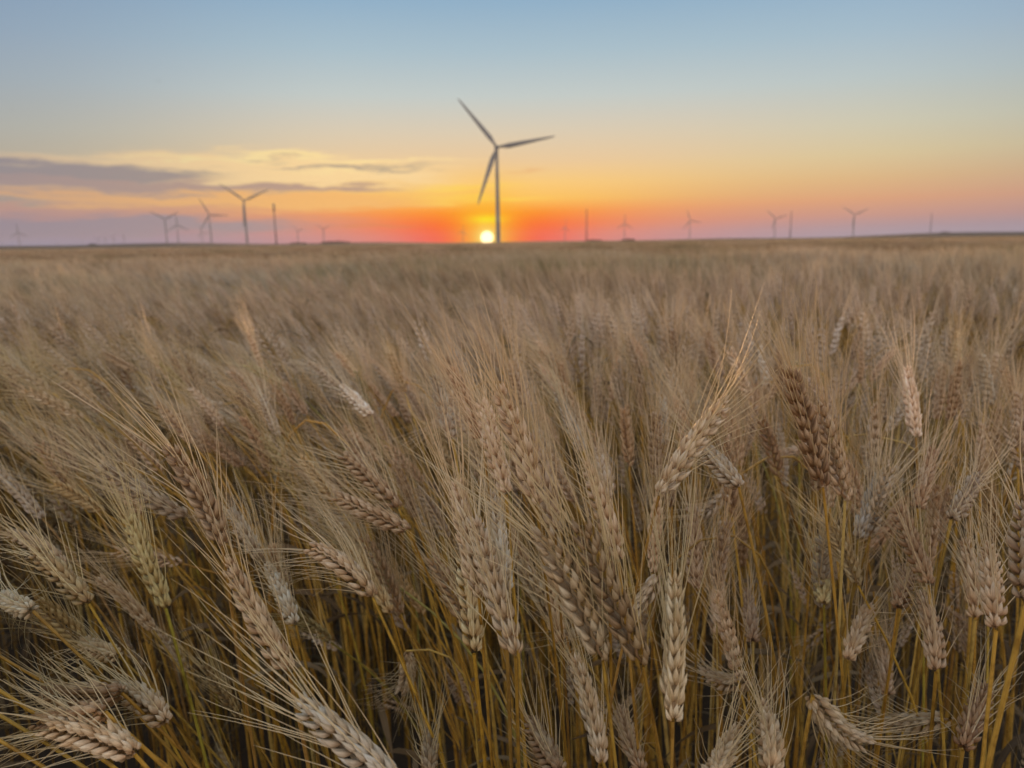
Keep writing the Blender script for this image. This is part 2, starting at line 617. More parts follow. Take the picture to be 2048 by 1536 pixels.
m, t, b = material('far tree foliage')
geo = t.new('ShaderNodeNewGeometry')
n = t.noise(geo.outputs['Position'], .3, 4.0, .6)
t.put(b.inputs['Base Color'], t.ramp(n, [(.3, (.04, .05, .03, 1)), (.7, (.09, .09, .05, 1))]))
b.inputs['Roughness'].default_value = .9
M_tree = m

m, t, b = material('dark feathers')
geo = t.new('ShaderNodeTexCoord')
n = t.noise(geo.outputs['Object'], 30, 2.0, .6)
t.put(b.inputs['Base Color'], t.ramp(n, [(.3, (.03, .03, .032, 1)), (.7, (.07, .065, .06, 1))]))
b.inputs['Roughness'].default_value = .8
M_bird = m


def link(name, me, parent=None, kind=None, label=None, cat=None, group=None):
    o = bpy.data.objects.new(name, me)
    C.objects.link(o)
    if parent is not None:
        o.parent = parent
    for k, v in (('kind', kind), ('label', label), ('category', cat), ('group', group)):
        if v:
            o[k] = v
    return o


# ------------------------------------------------------------------ land
def land(x, y):
    """height of the land: flat near the camera, gentle swells further out"""
    r = math.hypot(x, y)
    a = math.degrees(math.atan2(x, y))
    k = min(1.0, max(0.0, (r - 250) / 900.0))
    k = k * k * (3 - 2 * k)
    h = 1.2 + .9 * math.sin(a * .19 + 1.1) + .5 * math.sin(a * .47 + .3) + 1.3 * math.exp(-((a + 18) / 14) ** 2) + 1.2 * math.exp(-((a - 36) / 14) ** 2) - 2.3 * math.exp(-((a - 2) / 9) ** 2)
    return k * h * 1.5 * min(1.0, 1.0 + max(0, r - 1400) / 4000.0)


def polar_sheet(name, radii, a0, a1, na, zoff, mat, bumps=0.0, drop=None):
    mb = MB()
    v = []
    rs = random.Random(3)
    full = abs(a1 - a0) >= 360
    for r in radii:
        for i in range(na if full else na + 1):
            a = R(a0 + (a1 - a0) * i / na)
            x, y = r * math.sin(a), r * math.cos(a)
            v.append((x, y, land(x, y) + zoff + rs.uniform(-bumps, bumps)))
    m_ = na if full else na + 1
    f = []
    for k in range(len(radii) - 1):
        for i in range(na):
            j = (i + 1) % m_
            f.append([k * m_ + i, k * m_ + j, (k + 1) * m_ + j, (k + 1) * m_ + i])
    if radii[0] > 0 and full:
        f.append(list(range(m_)))
    mb.add(v, f)
    me = mb.mesh(name, [mat], smooth=True)
    return me


rad = [.5, 2, 6, 15, 40, 100, 180, 260, 350, 450, 560, 680, 800, 950, 1150, 1400, 1800, 2600, 4000, 7000, 12000, 20000]
g_me = polar_sheet('ground', rad, 0, 360, 180, 0.0, M_soil)
link('ground', g_me, kind='structure', label='flat dark soil of the wheat field reaching the horizon')

# ------------------------------------------------------------------ wheat: shared ear variants for the near plants
EARS = []
rs = random.Random(11)
for k in range(12):
    L = rs.uniform(.082, .100)
    kap = [0, 2.0, 4.0, -2.5, 1.0, 5.5, 3.0, 0.5, -1.5, 2.5, 7.0, 9.0][k]
    be = rs.choice([0, .4, -.5, 1.2])
    if k >= 10:
        be = 0
    mb, ma = build_ear(rs, L, rs.randint(15, 19), 2, rs.randint(32, 40), kap, be, awn_len=rs.uniform(.066, .086), spread=rs.uniform(.85, 1.3))
    EARS.append((mb.mesh('ear', [M_ear]), ma.mesh('beard', [M_awn]), L, kap))

TONES = {  # multiplied on the ripe husk colour
    'tan': (1.10, 1.02, .95), 'golden': (1.06, .98, .72), 'brown': (.90, .76, .63),
    'pale grey': (1.04, 1.08, 1.12), 'greenish': (.92, .94, .64)}
PLANTS = []


def wheat_plant(e, d, tone='tan', ground=None, hints=None, variant=None, scale=1.0, roll=None, leaf=False, tip_hint=None):
    """one wheat plant: e ear base, d ear direction"""
    e, d = Vector(e), Vector(d).normalized()
    lean = Vector((d.x, d.y, 0))
    if ground is None:
        off = lean * rnd.uniform(.18, .3)
        ground = Vector((e.x - off.x + rnd.uniform(-.02, .02), e.y - off.y + rnd.uniform(-.02, .02), 0))
    ground = Vector((ground[0], ground[1], 0.0))
    root = bpy.data.objects.new('wheat_plant', None)
    root.empty_display_size = .03
    C.objects.link(root)
    root.location = ground
    g = np.zeros(3)
    el = np.array(e - ground)
    pts = stem_points(g, el, np.array(d), 14, [np.array(Vector(h) - ground) for h in hints] if hints else None, bool(hints) and max(h[2] for h in hints) > e.z + .004)
    mb = MB()
    r = np.linspace(.00175, .00115, len(pts)) * rnd.uniform(.85, 1.15)
    for k in (len(pts) // 3, int(len(pts) * .62)):
        r[k] *= 1.35
    tube(mb, pts, r, 6, 0, rnd.random())
    if True:
        # the leaf sheath hugging the stem
        k = len(pts) // 2
        tube(mb, pts[k - 3:k + 1], r[k - 3:k + 1] * 1.5, 6, 0, rnd.random())
    st = link('stem', mb.mesh('stem', [M_stem]), root)
    vi = rnd.randrange(10) if variant is None else variant
    em, am, L, kap = EARS[vi]
    # orientation: Z along the ear, X towards the side it leans to
    x = lean.copy()
    if x.length < .05:
        x = Vector((rnd.uniform(-1, 1), rnd.uniform(-1, 1), 0))
    x = Vector((x.x, x.y, -abs(x.length) * .3))
    x = (x - d * x.dot(d)).normalized()
    y = d.cross(x)
    M3 = Matrix((x, y, d)).transposed()
    if roll is None:
        roll = rnd.uniform(-.7, .7)
    q = M3.to_quaternion() @ Quaternion((0, 0, 1), roll)
    if kap:   # take half the bend back, so that the chord of the ear keeps its direction
        q = q @ Quaternion((0, 1, 0), -kap * L * .5)
    ear = link('ear', em, root)
    ear.rotation_mode = 'QUATERNION'
    ear.rotation_quaternion = q
    ear.location = e - ground
    ear.scale = (scale,) * 3
    bd = link('beard', am, ear)
    tc_ = TONES[tone]
    j = rnd.uniform(1.05, 1.25)
    ear.color = (tc_[0] * j, tc_[1] * j, tc_[2] * j, 1)
    s = [1 + (c - 1) * .45 for c in tc_]
    bd.color = (s[0] * 1.12, s[1] * 1.12, s[2] * 1.10, 1)
    gs = {'greenish': (.85, 1.05, .8), 'pale grey': (1, 1.02, 1.1), 'golden': (1.15, 1.1, .8)}.get(tone, (1.12, 1.08, 1))
    st.color = (*gs, 1)
    if leaf:
        lm = MB()
        k = len(pts) // 2
        aa = rnd.uniform(0, 6.28)
        leaf_strip(lm, pts[k], (math.cos(aa), math.sin(aa)), rnd.uniform(.14, .24), rnd.uniform(.006, .010), rnd, 0, 12, rnd.uniform(.8, 1.7))
        link('leaf', lm.mesh('leaf', [M_leaf]), root)
    mid = e + d * L * .5
    PLANTS.append(dict(o=root, mid=mid, d=d, tone=tone))
    return root


def hero(bx, by, tx, ty, dist, tone, hints=(), variant=None, back=0, roll=None, leaf=False, gofs=None, scale=None):
    """an ear seen from pixel (bx,by) at its foot to (tx,ty) at its tip, dist metres away"""
    vi = rnd.randrange(10) if variant is None else variant
    L = EARS[vi][2]
    e = at(bx, by, dist)
    ln = math.hypot(tx - bx, ty - by) * dist / F
    sc_ = 1.0
    if ln > L:
        sc_ = ln / L
    dz = math.sqrt(max(0.0, (L * sc_) ** 2 - ln * ln))
    if back < 0:
        dz = -dz
    tip = at(tx, ty, dist + dz)
    d = (tip - e).normalized()
    hp = []
    k = 0
    for h in hints:
        k += 1
        hd = h[2] if len(h) > 2 else dist + .012 * k
        hp.append(at(h[0], h[1], hd))
    if hp:
        last, prev = hp[-1], (hp[-2] if len(hp) > 1 else e)
        run = last - prev
        RE_ = .8 if abs(run.normalized().z) < .55 else .45
        z = max(last.z, .05)
        if run.z < -.01:
            f_ = min(z / -run.z, 6.0) * .55
        else:
            f_ = 1.0
        g = Vector((last.x + run.x * f_ * .7, last.y + run.y * f_ * .7 + .03, 0))
        if (g - last).xy.length > RE_:
            v_ = (g - last).xy.normalized() * RE_
            g = Vector((last.x + v_.x, last.y + v_.y, 0))
        if last.z > .1:
            rd = run.normalized()
            reach = (g - last).length
            c1 = last + rd * reach * .33
            c2 = g + Vector((0, 0, reach * .25))
            for t_ in (.33, .66):
                hp.append(last * (1 - t_) ** 3 + c1 * (3 * (1 - t_) ** 2 * t_) + c2 * (3 * (1 - t_) * t_ * t_) + g * t_ ** 3)
    else:
        g = None
    return wheat_plant(e, d, tone, g, hp or None, vi, sc_, roll, leaf)


HEROES = [
    # foot of the ear, tip, distance, tone, points on the stem
    (1318, 992, 1475, 786, .50, 'tan', [(1290, 1070), (1254, 1168), (1225, 1290)], 1, 0, 0.1),
    (1478, 975, 1402, 892, .56, 'pale grey', [(1496, 1020), (1535, 1120), (1562, 1250), (1580, 1400)], 4),
    (445, 1092, 342, 880, .52, 'tan', [(437, 1150), (462, 1270), (492, 1420)], 2, 0, 0.0),
    (578, 1345, 448, 1110, .47, 'tan', [(598, 1420), (625, 1536)], 8, 0, .1),
    (332, 1218, 250, 1020, .58, 'greenish', [(350, 1270), (385, 1390), (420, 1530)], 0, 0, 0.1),
    (178, 1208, 46, 1076, .54, 'golden', [(215, 1255), (300, 1385), (385, 1520)], 7, 0, .1),
    (372, 1035, 190, 925, .74, 'pale grey', [(430, 1085), (520, 1200), (590, 1330)], 3),
    (66, 1222, -30, 1204, .50, 'pale grey', [(110, 1240), (190, 1290), (300, 1390), (400, 1500)], 9),
    (238, 1312, 128, 1276, .60, 'tan', [(290, 1330), (380, 1400), (470, 1500)], 0),
    (332, 1448, 242, 1372, .46, 'tan', [(360, 1490), (420, 1560)], 6),
    (244, 1386, 24, 1378, .47, 'tan', [(300, 1400), (400, 1470), (480, 1540)], 3),
    (210, 1424, -10, 1450, .42, 'brown', [(290, 1425), (390, 1480), (470, 1560)], 1),
    (270, 1510, 70, 1462, .40, 'tan', [(340, 1535), (420, 1590)], 2),
    (-50, 1350, -200, 1290, .46, 'golden', [(110, 1410), (290, 1500)], 2),
    (-60, 1395, -220, 1350, .44, 'golden', [(110, 1450), (290, 1530)], 3),
    (-40, 1290, -170, 1250, .50, 'golden', [(120, 1330), (300, 1420)], 5),
    (-70, 1440, -240, 1400, .42, 'golden', [(90, 1480), (260, 1550)], 6),
    (812, 1592, 592, 1398, .37, 'pale grey', [(860, 1680)], 4, 0, .2),
    (818, 1062, 652, 984, .64, 'tan', [(845, 1110), (905, 1220), (950, 1330)], 0),
    (798, 1018, 662, 898, .66, 'tan', [(830, 1070), (885, 1190), (925, 1330)], 9),
    (746, 1196, 600, 1084, .53, 'tan', [(785, 1250), (850, 1370), (905, 1510)], 5),
    (782, 1228, 702, 1092, .64, 'golden', [(800, 1290), (840, 1420)], 0),
    (592, 1252, 540, 1128, .60, 'pale grey', [(606, 1320), (650, 1470)], 1),
    (742, 832, 678, 768, .95, 'pale grey', [(765, 900), (800, 1000), (830, 1120)], 7, 1),
    (1032, 1314, 932, 1042, .44, 'tan', [(1034, 1400), (1038, 1530)], 9, 0, .0),
    (948, 1308, 930, 1120, .49, 'golden', [(960, 1400), (975, 1530)], 1, 0, .6),
    (1206, 1322, 1052, 1040, .43, 'tan', [(1225, 1400), (1245, 1530)], 2, 0, .1),
    (1286, 1332, 1150, 1030, .42, 'tan', [(1312, 1420), (1345, 1550)], 0, 0, .15),
    (1346, 1442, 1350, 1166, .42, 'tan', [(1346, 1500), (1344, 1600)], 4, 0, 0.2),
    (1072, 1010, 1000, 764, .50, 'tan', [(1090, 1120), (1110, 1260), (1130, 1400)], 6, 0, 0),
    (962, 880, 898, 722, .60, 'tan', [(985, 960), (1010, 1100)], 3),
    (905, 880, 872, 745, .70, 'pale grey', [(925, 960), (950, 1100)], 7),
    (1168, 905, 1112, 786, .78, 'pale grey', [(1185, 980), (1200, 1100)], 8),
    (1215, 1000, 1200, 905, .60, 'tan', [(1218, 1080), (1222, 1200)], 1),
    (1690, 1002, 1630, 790, .57, 'brown', [(1688, 1080), (1682, 1250), (1670, 1450)], 4, 0, .1),
    (1646, 975, 1572, 730, .54, 'brown', [(1655, 1060), (1672, 1230), (1700, 1420)], 7, 0, 1.2),
    (1857, 1172, 1798, 1024, .56, 'brown', [(1872, 1250), (1895, 1380), (1905, 1520)], 0, 0, .1),
    (1836, 1018, 1872, 878, .62, 'brown', [(1820, 1100), (1790, 1260), (1760, 1450)], 3, 0, .2),
    (1695, 1324, 1747, 1204, .58, 'tan', [(1690, 1380), (1672, 1500)], 5),
    (1795, 1218, 1834, 1118, .58, 'brown', [(1792, 1270), (1775, 1400), (1755, 1530)], 1),
    (1626, 1392, 1782, 1524, .45, 'pale grey', [(1612, 1400, .452), (1596, 1432, .455), (1582, 1500, .46), (1572, 1590, .47)], 10, 0, .1),
    (1900, 1436, 1752, 1446, .60, 'pale grey', [(1918, 1448), (1935, 1500)], 6),
    (1428, 1560, 1474, 1452, .40, 'tan', [(1415, 1640)], 5),
    (1540, 1570, 1546, 1440, .42, 'tan', [(1538, 1650)], 6),
    (1498, 1352, 1402, 1344, .60, 'pale grey', [(1512, 1385), (1525, 1460)], 11),
    (1506, 1284, 1496, 1184, .64, 'tan', [(1508, 1350), (1512, 1470)], 8),
    (1872, 1345, 1886, 1192, .52, 'brown', [(1868, 1430), (1862, 1530)], 2),
    (1925, 1500, 1958, 1350, .48, 'brown', [(1918, 1570)], 9),
    (1992, 1262, 1988, 1082, .46, 'brown', [(1990, 1360), (1975, 1500)], 1),
    (2052, 1210, 2050, 985, .36, 'brown', [(2020, 1330), (1985, 1450), (1960, 1560)], 0),
    (1950, 1240, 1962, 1084, .55, 'tan', [(1945, 1330), (1930, 1480)], 6),
    (1716, 1080, 1772, 936, .64, 'pale grey', [(1700, 1160), (1690, 1300)], 7),
    (1902, 1040, 1976, 932, .60, 'pale grey', [(1880, 1100), (1850, 1250)], 4),
    (1648, 1210, 1636, 1080, .62, 'greenish', [(1652, 1300), (1658, 1420)], 8),
    (812, 1302, 795, 1408, .68, 'pale grey', [(822, 1284, .68), (845, 1268, .68), (885, 1266, .68), (925, 1295, .68), (945, 1380, .69), (955, 1500, .70)], 10, 0),
    (1202, 1530, 1174, 1345, .52, 'tan', [(1206, 1600)], 2),
    (1284, 1545, 1238, 1432, .54, 'brown', [(1296, 1620)], 9),
    (862, 1560, 856, 1470, .50, 'tan', [(864, 1640)], 0),
    (1120, 1545, 1062, 1440, .45, 'tan', [(1140, 1620)], 3),
    (1832, 875, 1814, 732, .76, 'tan', [(1840, 960), (1846, 1100)], 4),
    (1012, 990, 960, 795, .52, 'tan', [(1022, 1080), (1035, 1220)], 0, 0, .1),
    (958, 1195, 912, 965, .50, 'tan', [(968, 1280), (980, 1420)], 4, 0, .1),
    (1110, 1065, 1072, 880, .56, 'tan', [(1118, 1150), (1130, 1290)], 6, 0, .2),
    (1238, 1125, 1180, 935, .52, 'tan', [(1250, 1200), (1270, 1340)], 1, 0, .1),
    (1010, 1185, 985, 995, .47, 'pale grey', [(1014, 1280), (1020, 1420)], 8, 0, .3),
    (1122, 1290, 1100, 1150, .60, 'tan', [(1126, 1380), (1130, 1500)], 5),
    (1390, 1180, 1385, 1020, .66, 'tan', [(1392, 1260), (1395, 1400)], 7),
    (130, 1130, 20, 1040, .70, 'pale grey', [(190, 1180), (290, 1300), (370, 1440)], 2),
    (520, 1120, 450, 1010, .72, 'pale grey', [(545, 1180), (590, 1320)], 5),
    (700, 1010, 610, 940, .85, 'tan', [(730, 1060), (780, 1180)], 1),
    (1775, 1390, 1762, 1285, .70, 'tan', [(1778, 1460)], 3),
    (1440, 1275, 1430, 1130, .70, 'tan', [(1442, 1350), (1446, 1480)], 9),
]
for h in HEROES:
    k = dict(variant=h[7] if len(h) > 7 else None, back=h[8] if len(h) > 8 else 0, roll=h[9] if len(h) > 9 else None)
    hero(*h[:6], h[6], **k)


def lean_for(x, y, r_, wild=1.0):
    """ear direction by place: swept to the left on the left side, upright and mixed on the right"""
    a = math.degrees(math.atan2(x, y))
    m_ = np.interp(a, [-50, -20, 0, 14, 30, 60], [46, 40, 24, 12, 4, 4])
    th = r_.gauss(m_, 13 * wild)
    az = r_.gauss(0, 22) + (0 if th > 0 else 0)
    # towards -X, turned by az; negative th leans right
    dx, dy = -math.sin(R(th)) * math.cos(R(az)), math.sin(R(th)) * math.sin(R(az)) + r_.gauss(0, .14)
    dz = math.cos(R(th))
    if r_.random() < .06:
        dz = r_.uniform(-.9, -.1)
        dx = r_.choice([-1, -1, 1]) * r_.uniform(.4, .9)
    return Vector((dx, dy, dz)).normalized()


N_NEAR = 300 - len(HEROES)
made, tries = 0, 0
spots = []
while made < N_NEAR and tries < 20000:
    tries += 1
    y = math.sqrt(rnd.uniform(.55 ** 2, 1.42 ** 2))
    ang = rnd.uniform(-37, 37)
    x = y * math.tan(R(ang))
    if y < .62 and ang < 12 and rnd.random() < .75:
        continue
    if any((x - a) ** 2 + (y - b) ** 2 < .026 ** 2 for a, b in spots):
        continue
    d = lean_for(x, y, rnd)
    z = rnd.gauss(.775, .035) + (.02 if d.z < .3 else 0) - max(0, .75 - y) * .25 - (0.05 if (ang < -5 and y < .9) else 0)
    if ang < 10 and y < .85 and rnd.random() < .3:
        z -= .12
    p = project((x + d.x * .045, y + d.y * .045, z + d.z * .045))
    if not p or not (-20 < p[0] < 2068 and 560 < p[1] < 1545):
        continue
    if p[0] < 760 and p[1] > 1150 and rnd.random() < .8:
        continue
    if 760 < p[0] < 900 and p[1] > 1230:
        continue
    spots.append((x, y))
    tone = rnd.choices(['tan', 'golden', 'brown', 'pale grey', 'greenish'], [.50, .12, .14 + (.15 if ang > 10 else 0), .18, .05])[0]
    wheat_plant((x, y, z), d, tone, leaf=rnd.random() < .45, scale=rnd.uniform(.72, 1.0), variant=rnd.choice([10, 11]) if d.z < .2 else None)
    made += 1

# labels that single each plant out
ORD = ['', 'second', 'third', 'fourth', 'fifth', 'sixth', 'seventh', 'eighth', 'ninth', 'tenth', 'eleventh', 'twelfth', 'thirteenth', 'fourteenth', 'fifteenth']
cells = {}
for p in PLANTS:
    px, py, _ = project(p['mid'])
    col = min(6, max(0, int((px / 2048) * 7)))
    row = 0 if py < 820 else 1 if py < 980 else 2 if py < 1220 else 3
    d = p['d']
    post = 'nodding' if d.z < .15 else 'leaning left' if d.x < -.26 else 'leaning right' if d.x > .26 else 'upright'
    cells.setdefault((row, col, post, p['tone']), []).append((px, p))
COLS = ['at the left edge', 'in the left third', 'left of the sun', 'under the sun', 'right of the sun', 'in the right third', 'at the right edge']
ROWS = ['high up', 'at mid height', 'low', 'along the bottom']
for (row, col, post, tone), l in cells.items():
    l.sort(key=lambda q: q[0])
    for i, (px, p) in enumerate(l):
        where = ROWS[row] + ' ' + COLS[col]
        if len(l) == 1:
            s = '%s wheat stalk %s %s' % (tone, post, where)
        elif i == 0:
            s = 'leftmost %s wheat stalk %s %s' % (tone, post, where)
        elif i == len(l) - 1:
            s = 'rightmost %s wheat stalk %s %s' % (tone, post, where)
        else:
            s = '%s from left %s wheat stalk %s %s' % (ORD[min(i, 14)], tone, post, where)
        o = p['o']
        o['label'] = s
        o['category'] = 'wheat plant'
        o['group'] = 'bearded wheat stalks standing in the front of the field'

# ------------------------------------------------------------------ wheat: the rest of the field (too many to count)
lib = bpy.data.collections.new('wheat library')      # sources of the field's instances, not in the scene
rs = random.Random(23)
MATS = [M_ear, M_awn, M_stem, M_leaf]
SRC = []


def field_plant(lean_deg, nod=False):
    mb = MB()
    L = rs.uniform(.08, .095)
    th = R(lean_deg)
    d = np.array([math.sin(th), 0, math.cos(th)])
    e = np.array([math.sin(th) * rs.uniform(.16, .26), rs.uniform(-.02, .02), rs.uniform(.74, .78)])
    if nod:
        e = np.array([.09, 0, .76])
        d = np.array([.75, 0, -.6])
        d /= np.linalg.norm(d)
        pts = spline([(0, 0, 0), (.0, 0, .4), (.02, 0, .68), (.055, 0, .765), e], 4)
    else:
        pts = stem_points((0, 0, 0), e, d, 9)
    tube(mb, pts, np.linspace(.0016, .001, len(pts)), 4, 2, rs.random())
    eb = MB()
    build_ear(rs, L, 14, 1, 14, rs.uniform(-1, 5), rs.choice([0, 0, .8, 1.5]), .068, 1.1, eb, eb, 0, 1, 1.05)
    x = np.cross([0, 1, 0], d)
    x /= np.linalg.norm(x)
    y = np.cross(d, x)
    a = rs.uniform(-.6, .6)
    x, y = x * math.cos(a) + y * math.sin(a), -x * math.sin(a) + y * math.cos(a)
    M3 = np.stack([x, y, d], 1)
    k = mb.n
    for v, uv, hv in zip(eb.v, eb.uv, eb.hv):
        mb.v.append(v @ M3.T + e)
        mb.uv.append(uv)
        mb.hv.append(hv)
    for f, mi in zip(eb.f, eb.mi):
        mb.f.append([i + k for i in f])
        mb.mi.append(mi)
    mb.n += eb.n
    for q in (.12, .3, .5, .72)[:rs.choice([2, 3, 3, 4])]:
        aa = rs.uniform(0, 6.28)
        leaf_strip(mb, pts[int(len(pts) * q)], (math.cos(aa), math.sin(aa)), rs.uniform(.14, .26), rs.uniform(.007, .012), rs, 3, 6, rs.uniform(.8, 1.9))
    return mb


LEANS = [2, 8, 14, 20, 26, 32, 38, 44, 50, 58, 68, 5, 17, 29, 41, 53]
for ld in LEANS:
    SRC.append(field_plant(ld).mesh('field_plant', MATS))
for _ in range(3):
    SRC.append(field_plant(0, True).mesh('field_plant', MATS))
N_PL = len(SRC)


def low_tile(mean, sd, size=1.0, n=260, dirsd=25):
    mb = MB()
    V_, F_, MI, HV = [], [], [], []
    k = 0
    for _ in range(n):
        x0, y0 = rs.uniform(-.5, .5) * size, rs.uniform(-.5, .5) * size
        th = R(rs.gauss(mean, sd))
        az = R(180 + rs.gauss(0, dirsd))
        d = np.array([math.sin(th) * math.cos(az), math.sin(th) * math.sin(az), math.cos(th)])
        z0 = min(.80, rs.gauss(.73, .065)) + .03 * math.sin(x0 * 6.28 + mean) * math.sin(y0 * 6.28)
        e = np.array([x0, y0, z0])
        hv = rs.random()
        u = np.cross(d, [0, .3, 1.0])
        u /= np.linalg.norm(u)
        w = np.cross(d, u)
        L = .088
        # ear: zigzag spindle
        ks = [0, .12, .3, .45, .6, .75, .9, 1.0]
        rr_ = [.002, .006, .0075, .0062, .0078, .006, .005, .001]
        a0 = rs.uniform(0, 6.28)
        vv = []
        for q, (t_, r_) in enumerate(zip(ks, rr_)):
            for j in range(7):
                a = a0 + j * math.pi / 2 + q * .5
                vv.append(e + d * L * t_ + r_ * (math.cos(a) * u + math.sin(a) * w))
        ff = [[q * 4 + j, q * 4 + (j + 1) % 4, q * 4 + 4 + (j + 1) % 4, q * 4 + 4 + j] for q in range(7) for j in range(4)]
        mb.add(vv, ff, 0, None, hv)
        # awns
        for j in range(7):
            t_ = rs.uniform(.2, 1)
            a = rs.uniform(0, 6.28)
            ov = math.cos(a) * u + math.sin(a) * w
            b0 = e + d * L * t_ + ov * .005
            tip = b0 + (d + ov * rs.uniform(.1, .35)) * rs.uniform(.05, .08)
            sdv = np.cross(d, ov) * .0006
            mb.add([b0 - sdv, b0 + sdv, tip], [[0, 1, 2]], 1 if j % 7 < 4 else 0, None, rs.random())
        # stem
        f_ = e - np.array([d[0] * .22, d[1] * .22, z0])
        mid = f_ * .4 + e * .6 - np.array([d[0], d[1], 0]) * -.02
        tube(mb, [f_, mid, e], [.0016, .0014, .001], 3, 2, hv)
        if rs.random() < .5:
            a = rs.uniform(0, 6.28)
            q0 = mid + np.array([0, 0, rs.uniform(-.1, .05)])
            q1 = q0 + np.array([math.cos(a) * .06, math.sin(a) * .06, .07])
            q2 = q1 + np.array([math.cos(a) * .07, math.sin(a) * .07, -.04])
            wv = np.array([-math.sin(a), math.cos(a), 0]) * .004
            mb.add([q0 - wv, q0 + wv, q1 + wv, q1 - wv, q2], [[0, 1, 2, 3], [3, 2, 4]], 3, None, hv)
    return mb


TILES0 = len(SRC)
for mean, sd_ in ((42, 12), (38, 12), (26, 12), (24, 14), (12, 13), (8, 14)):
    SRC.append(low_tile(mean, sd_, n=225).mesh('field_tile', MATS))
SHEET = len(SRC)
rad2 = [210, 240, 270, 300, 340, 380, 430, 490, 560, 640, 720, 820, 950, 1100, 1300, 1600, 2000, 2600, 3500, 5000, 8000, 13000, 19500]
SRC.append(polar_sheet('far_crop', rad2, -75, 75, 600, .80, M_crop, .05))
for i, me in enumerate(SRC):
    o = bpy.data.objects.new('source%03d' % i, me)
    lib.objects.link(o)

pts, rotz, scl, idx, tilt = [], [], [], [], []


def put(x, y, z, rz, s, i, sz=None, tl=0.0):
    pts.append((x, y, z))
    rotz.append(rz)
    scl.append((s, s, s if sz is None else sz))
    idx.append(i)
    tilt.append(tl)


LA = np.array(LEANS)


def put_plant(x, y, hscale=1.0):
    d = lean_for(x, y, rs)
    if d.z < .1:
        i = rs.randrange(len(LEANS), N_PL)
    else:
        th = math.degrees(math.acos(min(1, d.z)))
        c = np.argsort(np.abs(LA - th))[:3]
        i = int(rs.choice(list(c)))
    az = math.atan2(d.y, d.x)
    clump = .05 * math.sin(x * 2.3 + 1.3 * math.sin(y * 1.7)) + .04 * math.sin(x * 5.1 + y * 3.3)
    if ((x - 1.15) / .8) ** 2 + ((y - 2.2) / .65) ** 2 < 1 and rs.random() < .85:
        s0 = .74
    else:
        s0 = 1.0
    s = hscale * s0 * min(1.07, rs.gauss(.965, .075) + clump)
    put(x, y, 0, az, s, i, None, 0)


for _ in range(9500):      # the crop the photographer stands in: all round and behind
    a = rs.uniform(0, 360)
    r_ = math.sqrt(rs.uniform(.07 ** 2, 3.2 ** 2))
    x, y = r_ * math.sin(R(a)), r_ * math.cos(R(a))
    if y > 0 and (abs(a if a < 180 else a - 360) < 62 and r_ > .5 or y > .18 and abs(x) < y * 1.15 + .12):
        continue
    put_plant(x, y, .80 if r_ < .3 else rs.uniform(.85, 1.0))
R_MID = 11.5
n_mid = 0
for _ in range(66000):
    a = rs.uniform(-62, 62)
    r_ = math.sqrt(rs.uniform(.5 ** 2, R_MID ** 2))
    x, y = r_ * math.sin(R(a)), r_ * math.cos(R(a))
    inside = abs(x) < y * .80
    if inside and y < 1.32:
        # between the near plants: only shorter, half hidden shoots
        if y < .6 or rs.random() > .30 or (y < 1.0 and x < -.06 and rs.random() < .75):
            continue
        put_plant(x, y, rs.uniform(.62, .82) if y < 1.0 else rs.uniform(.75, .9))
        continue
    if r_ < 1.1 and abs(x) < y * 1.0 + .10:
        continue
    dens = 1.0 if r_ < 5 else .9
    if rs.random() > dens * (.74 if abs(a) < 42 else .35):
        continue
    put_plant(x, y)
    n_mid += 1


def tile_index(a):
    w_ = np.interp(a, [-50, -20, 0, 14, 30], [0, .5, 2.5, 4.2, 5])
    return int(min(5, max(0, round(w_ + rs.uniform(-1, 1)))))


for x0 in range(-60, 61):
    for y0 in range(5, 62):
        r_ = math.hypot(x0, y0)
        a = math.degrees(math.atan2(x0, y0))
        if r_ < R_MID - .2 or r_ > 60 or abs(a) > 50:
            continue
        put(x0 + rs.uniform(-.15, .15), y0 + rs.uniform(-.15, .15), 0, rs.gauss(0, .35), 1.12, TILES0 + tile_index(a), rs.uniform(.88, 1.05))
st_ = 3.0
for ix in range(-90, 91):
    for iy in range(10, 90):
        x, y = ix * st_, iy * st_
        r_ = math.hypot(x, y)
        a = math.degrees(math.atan2(x, y))
        if r_ < 58 or r_ > 250 or abs(a) > 46:
            continue
        put(x + rs.uniform(-.4, .4), y + rs.uniform(-.4, .4), 0, rs.gauss(0, .35), st_ * 1.12, TILES0 + tile_index(a), rs.uniform(.92, 1.04))
put(0, 0, 0, 0, 1.0, SHEET)

me = bpy.data.meshes.new('wheat_field')
me.vertices.add(len(pts))
me.vertices.foreach_set('co', np.array(pts, float).ravel())
for nm, ty, arr, key in (('rot', 'FLOAT', rotz, 'value'), ('src', 'INT', idx, 'value')):
    q = me.attributes.new(nm, ty, 'POINT')
    q.data.foreach_set(key, np.array(arr))
q = me.attributes.new('scl', 'FLOAT_VECTOR', 'POINT')
q.data.foreach_set('vector', np.array(scl, float).ravel())
for m_ in MATS + [M_crop]:
    me.materials.append(m_)
field = link('wheat', me, kind='stuff', label='endless field of ripe bearded wheat swept to the left, up to the horizon')

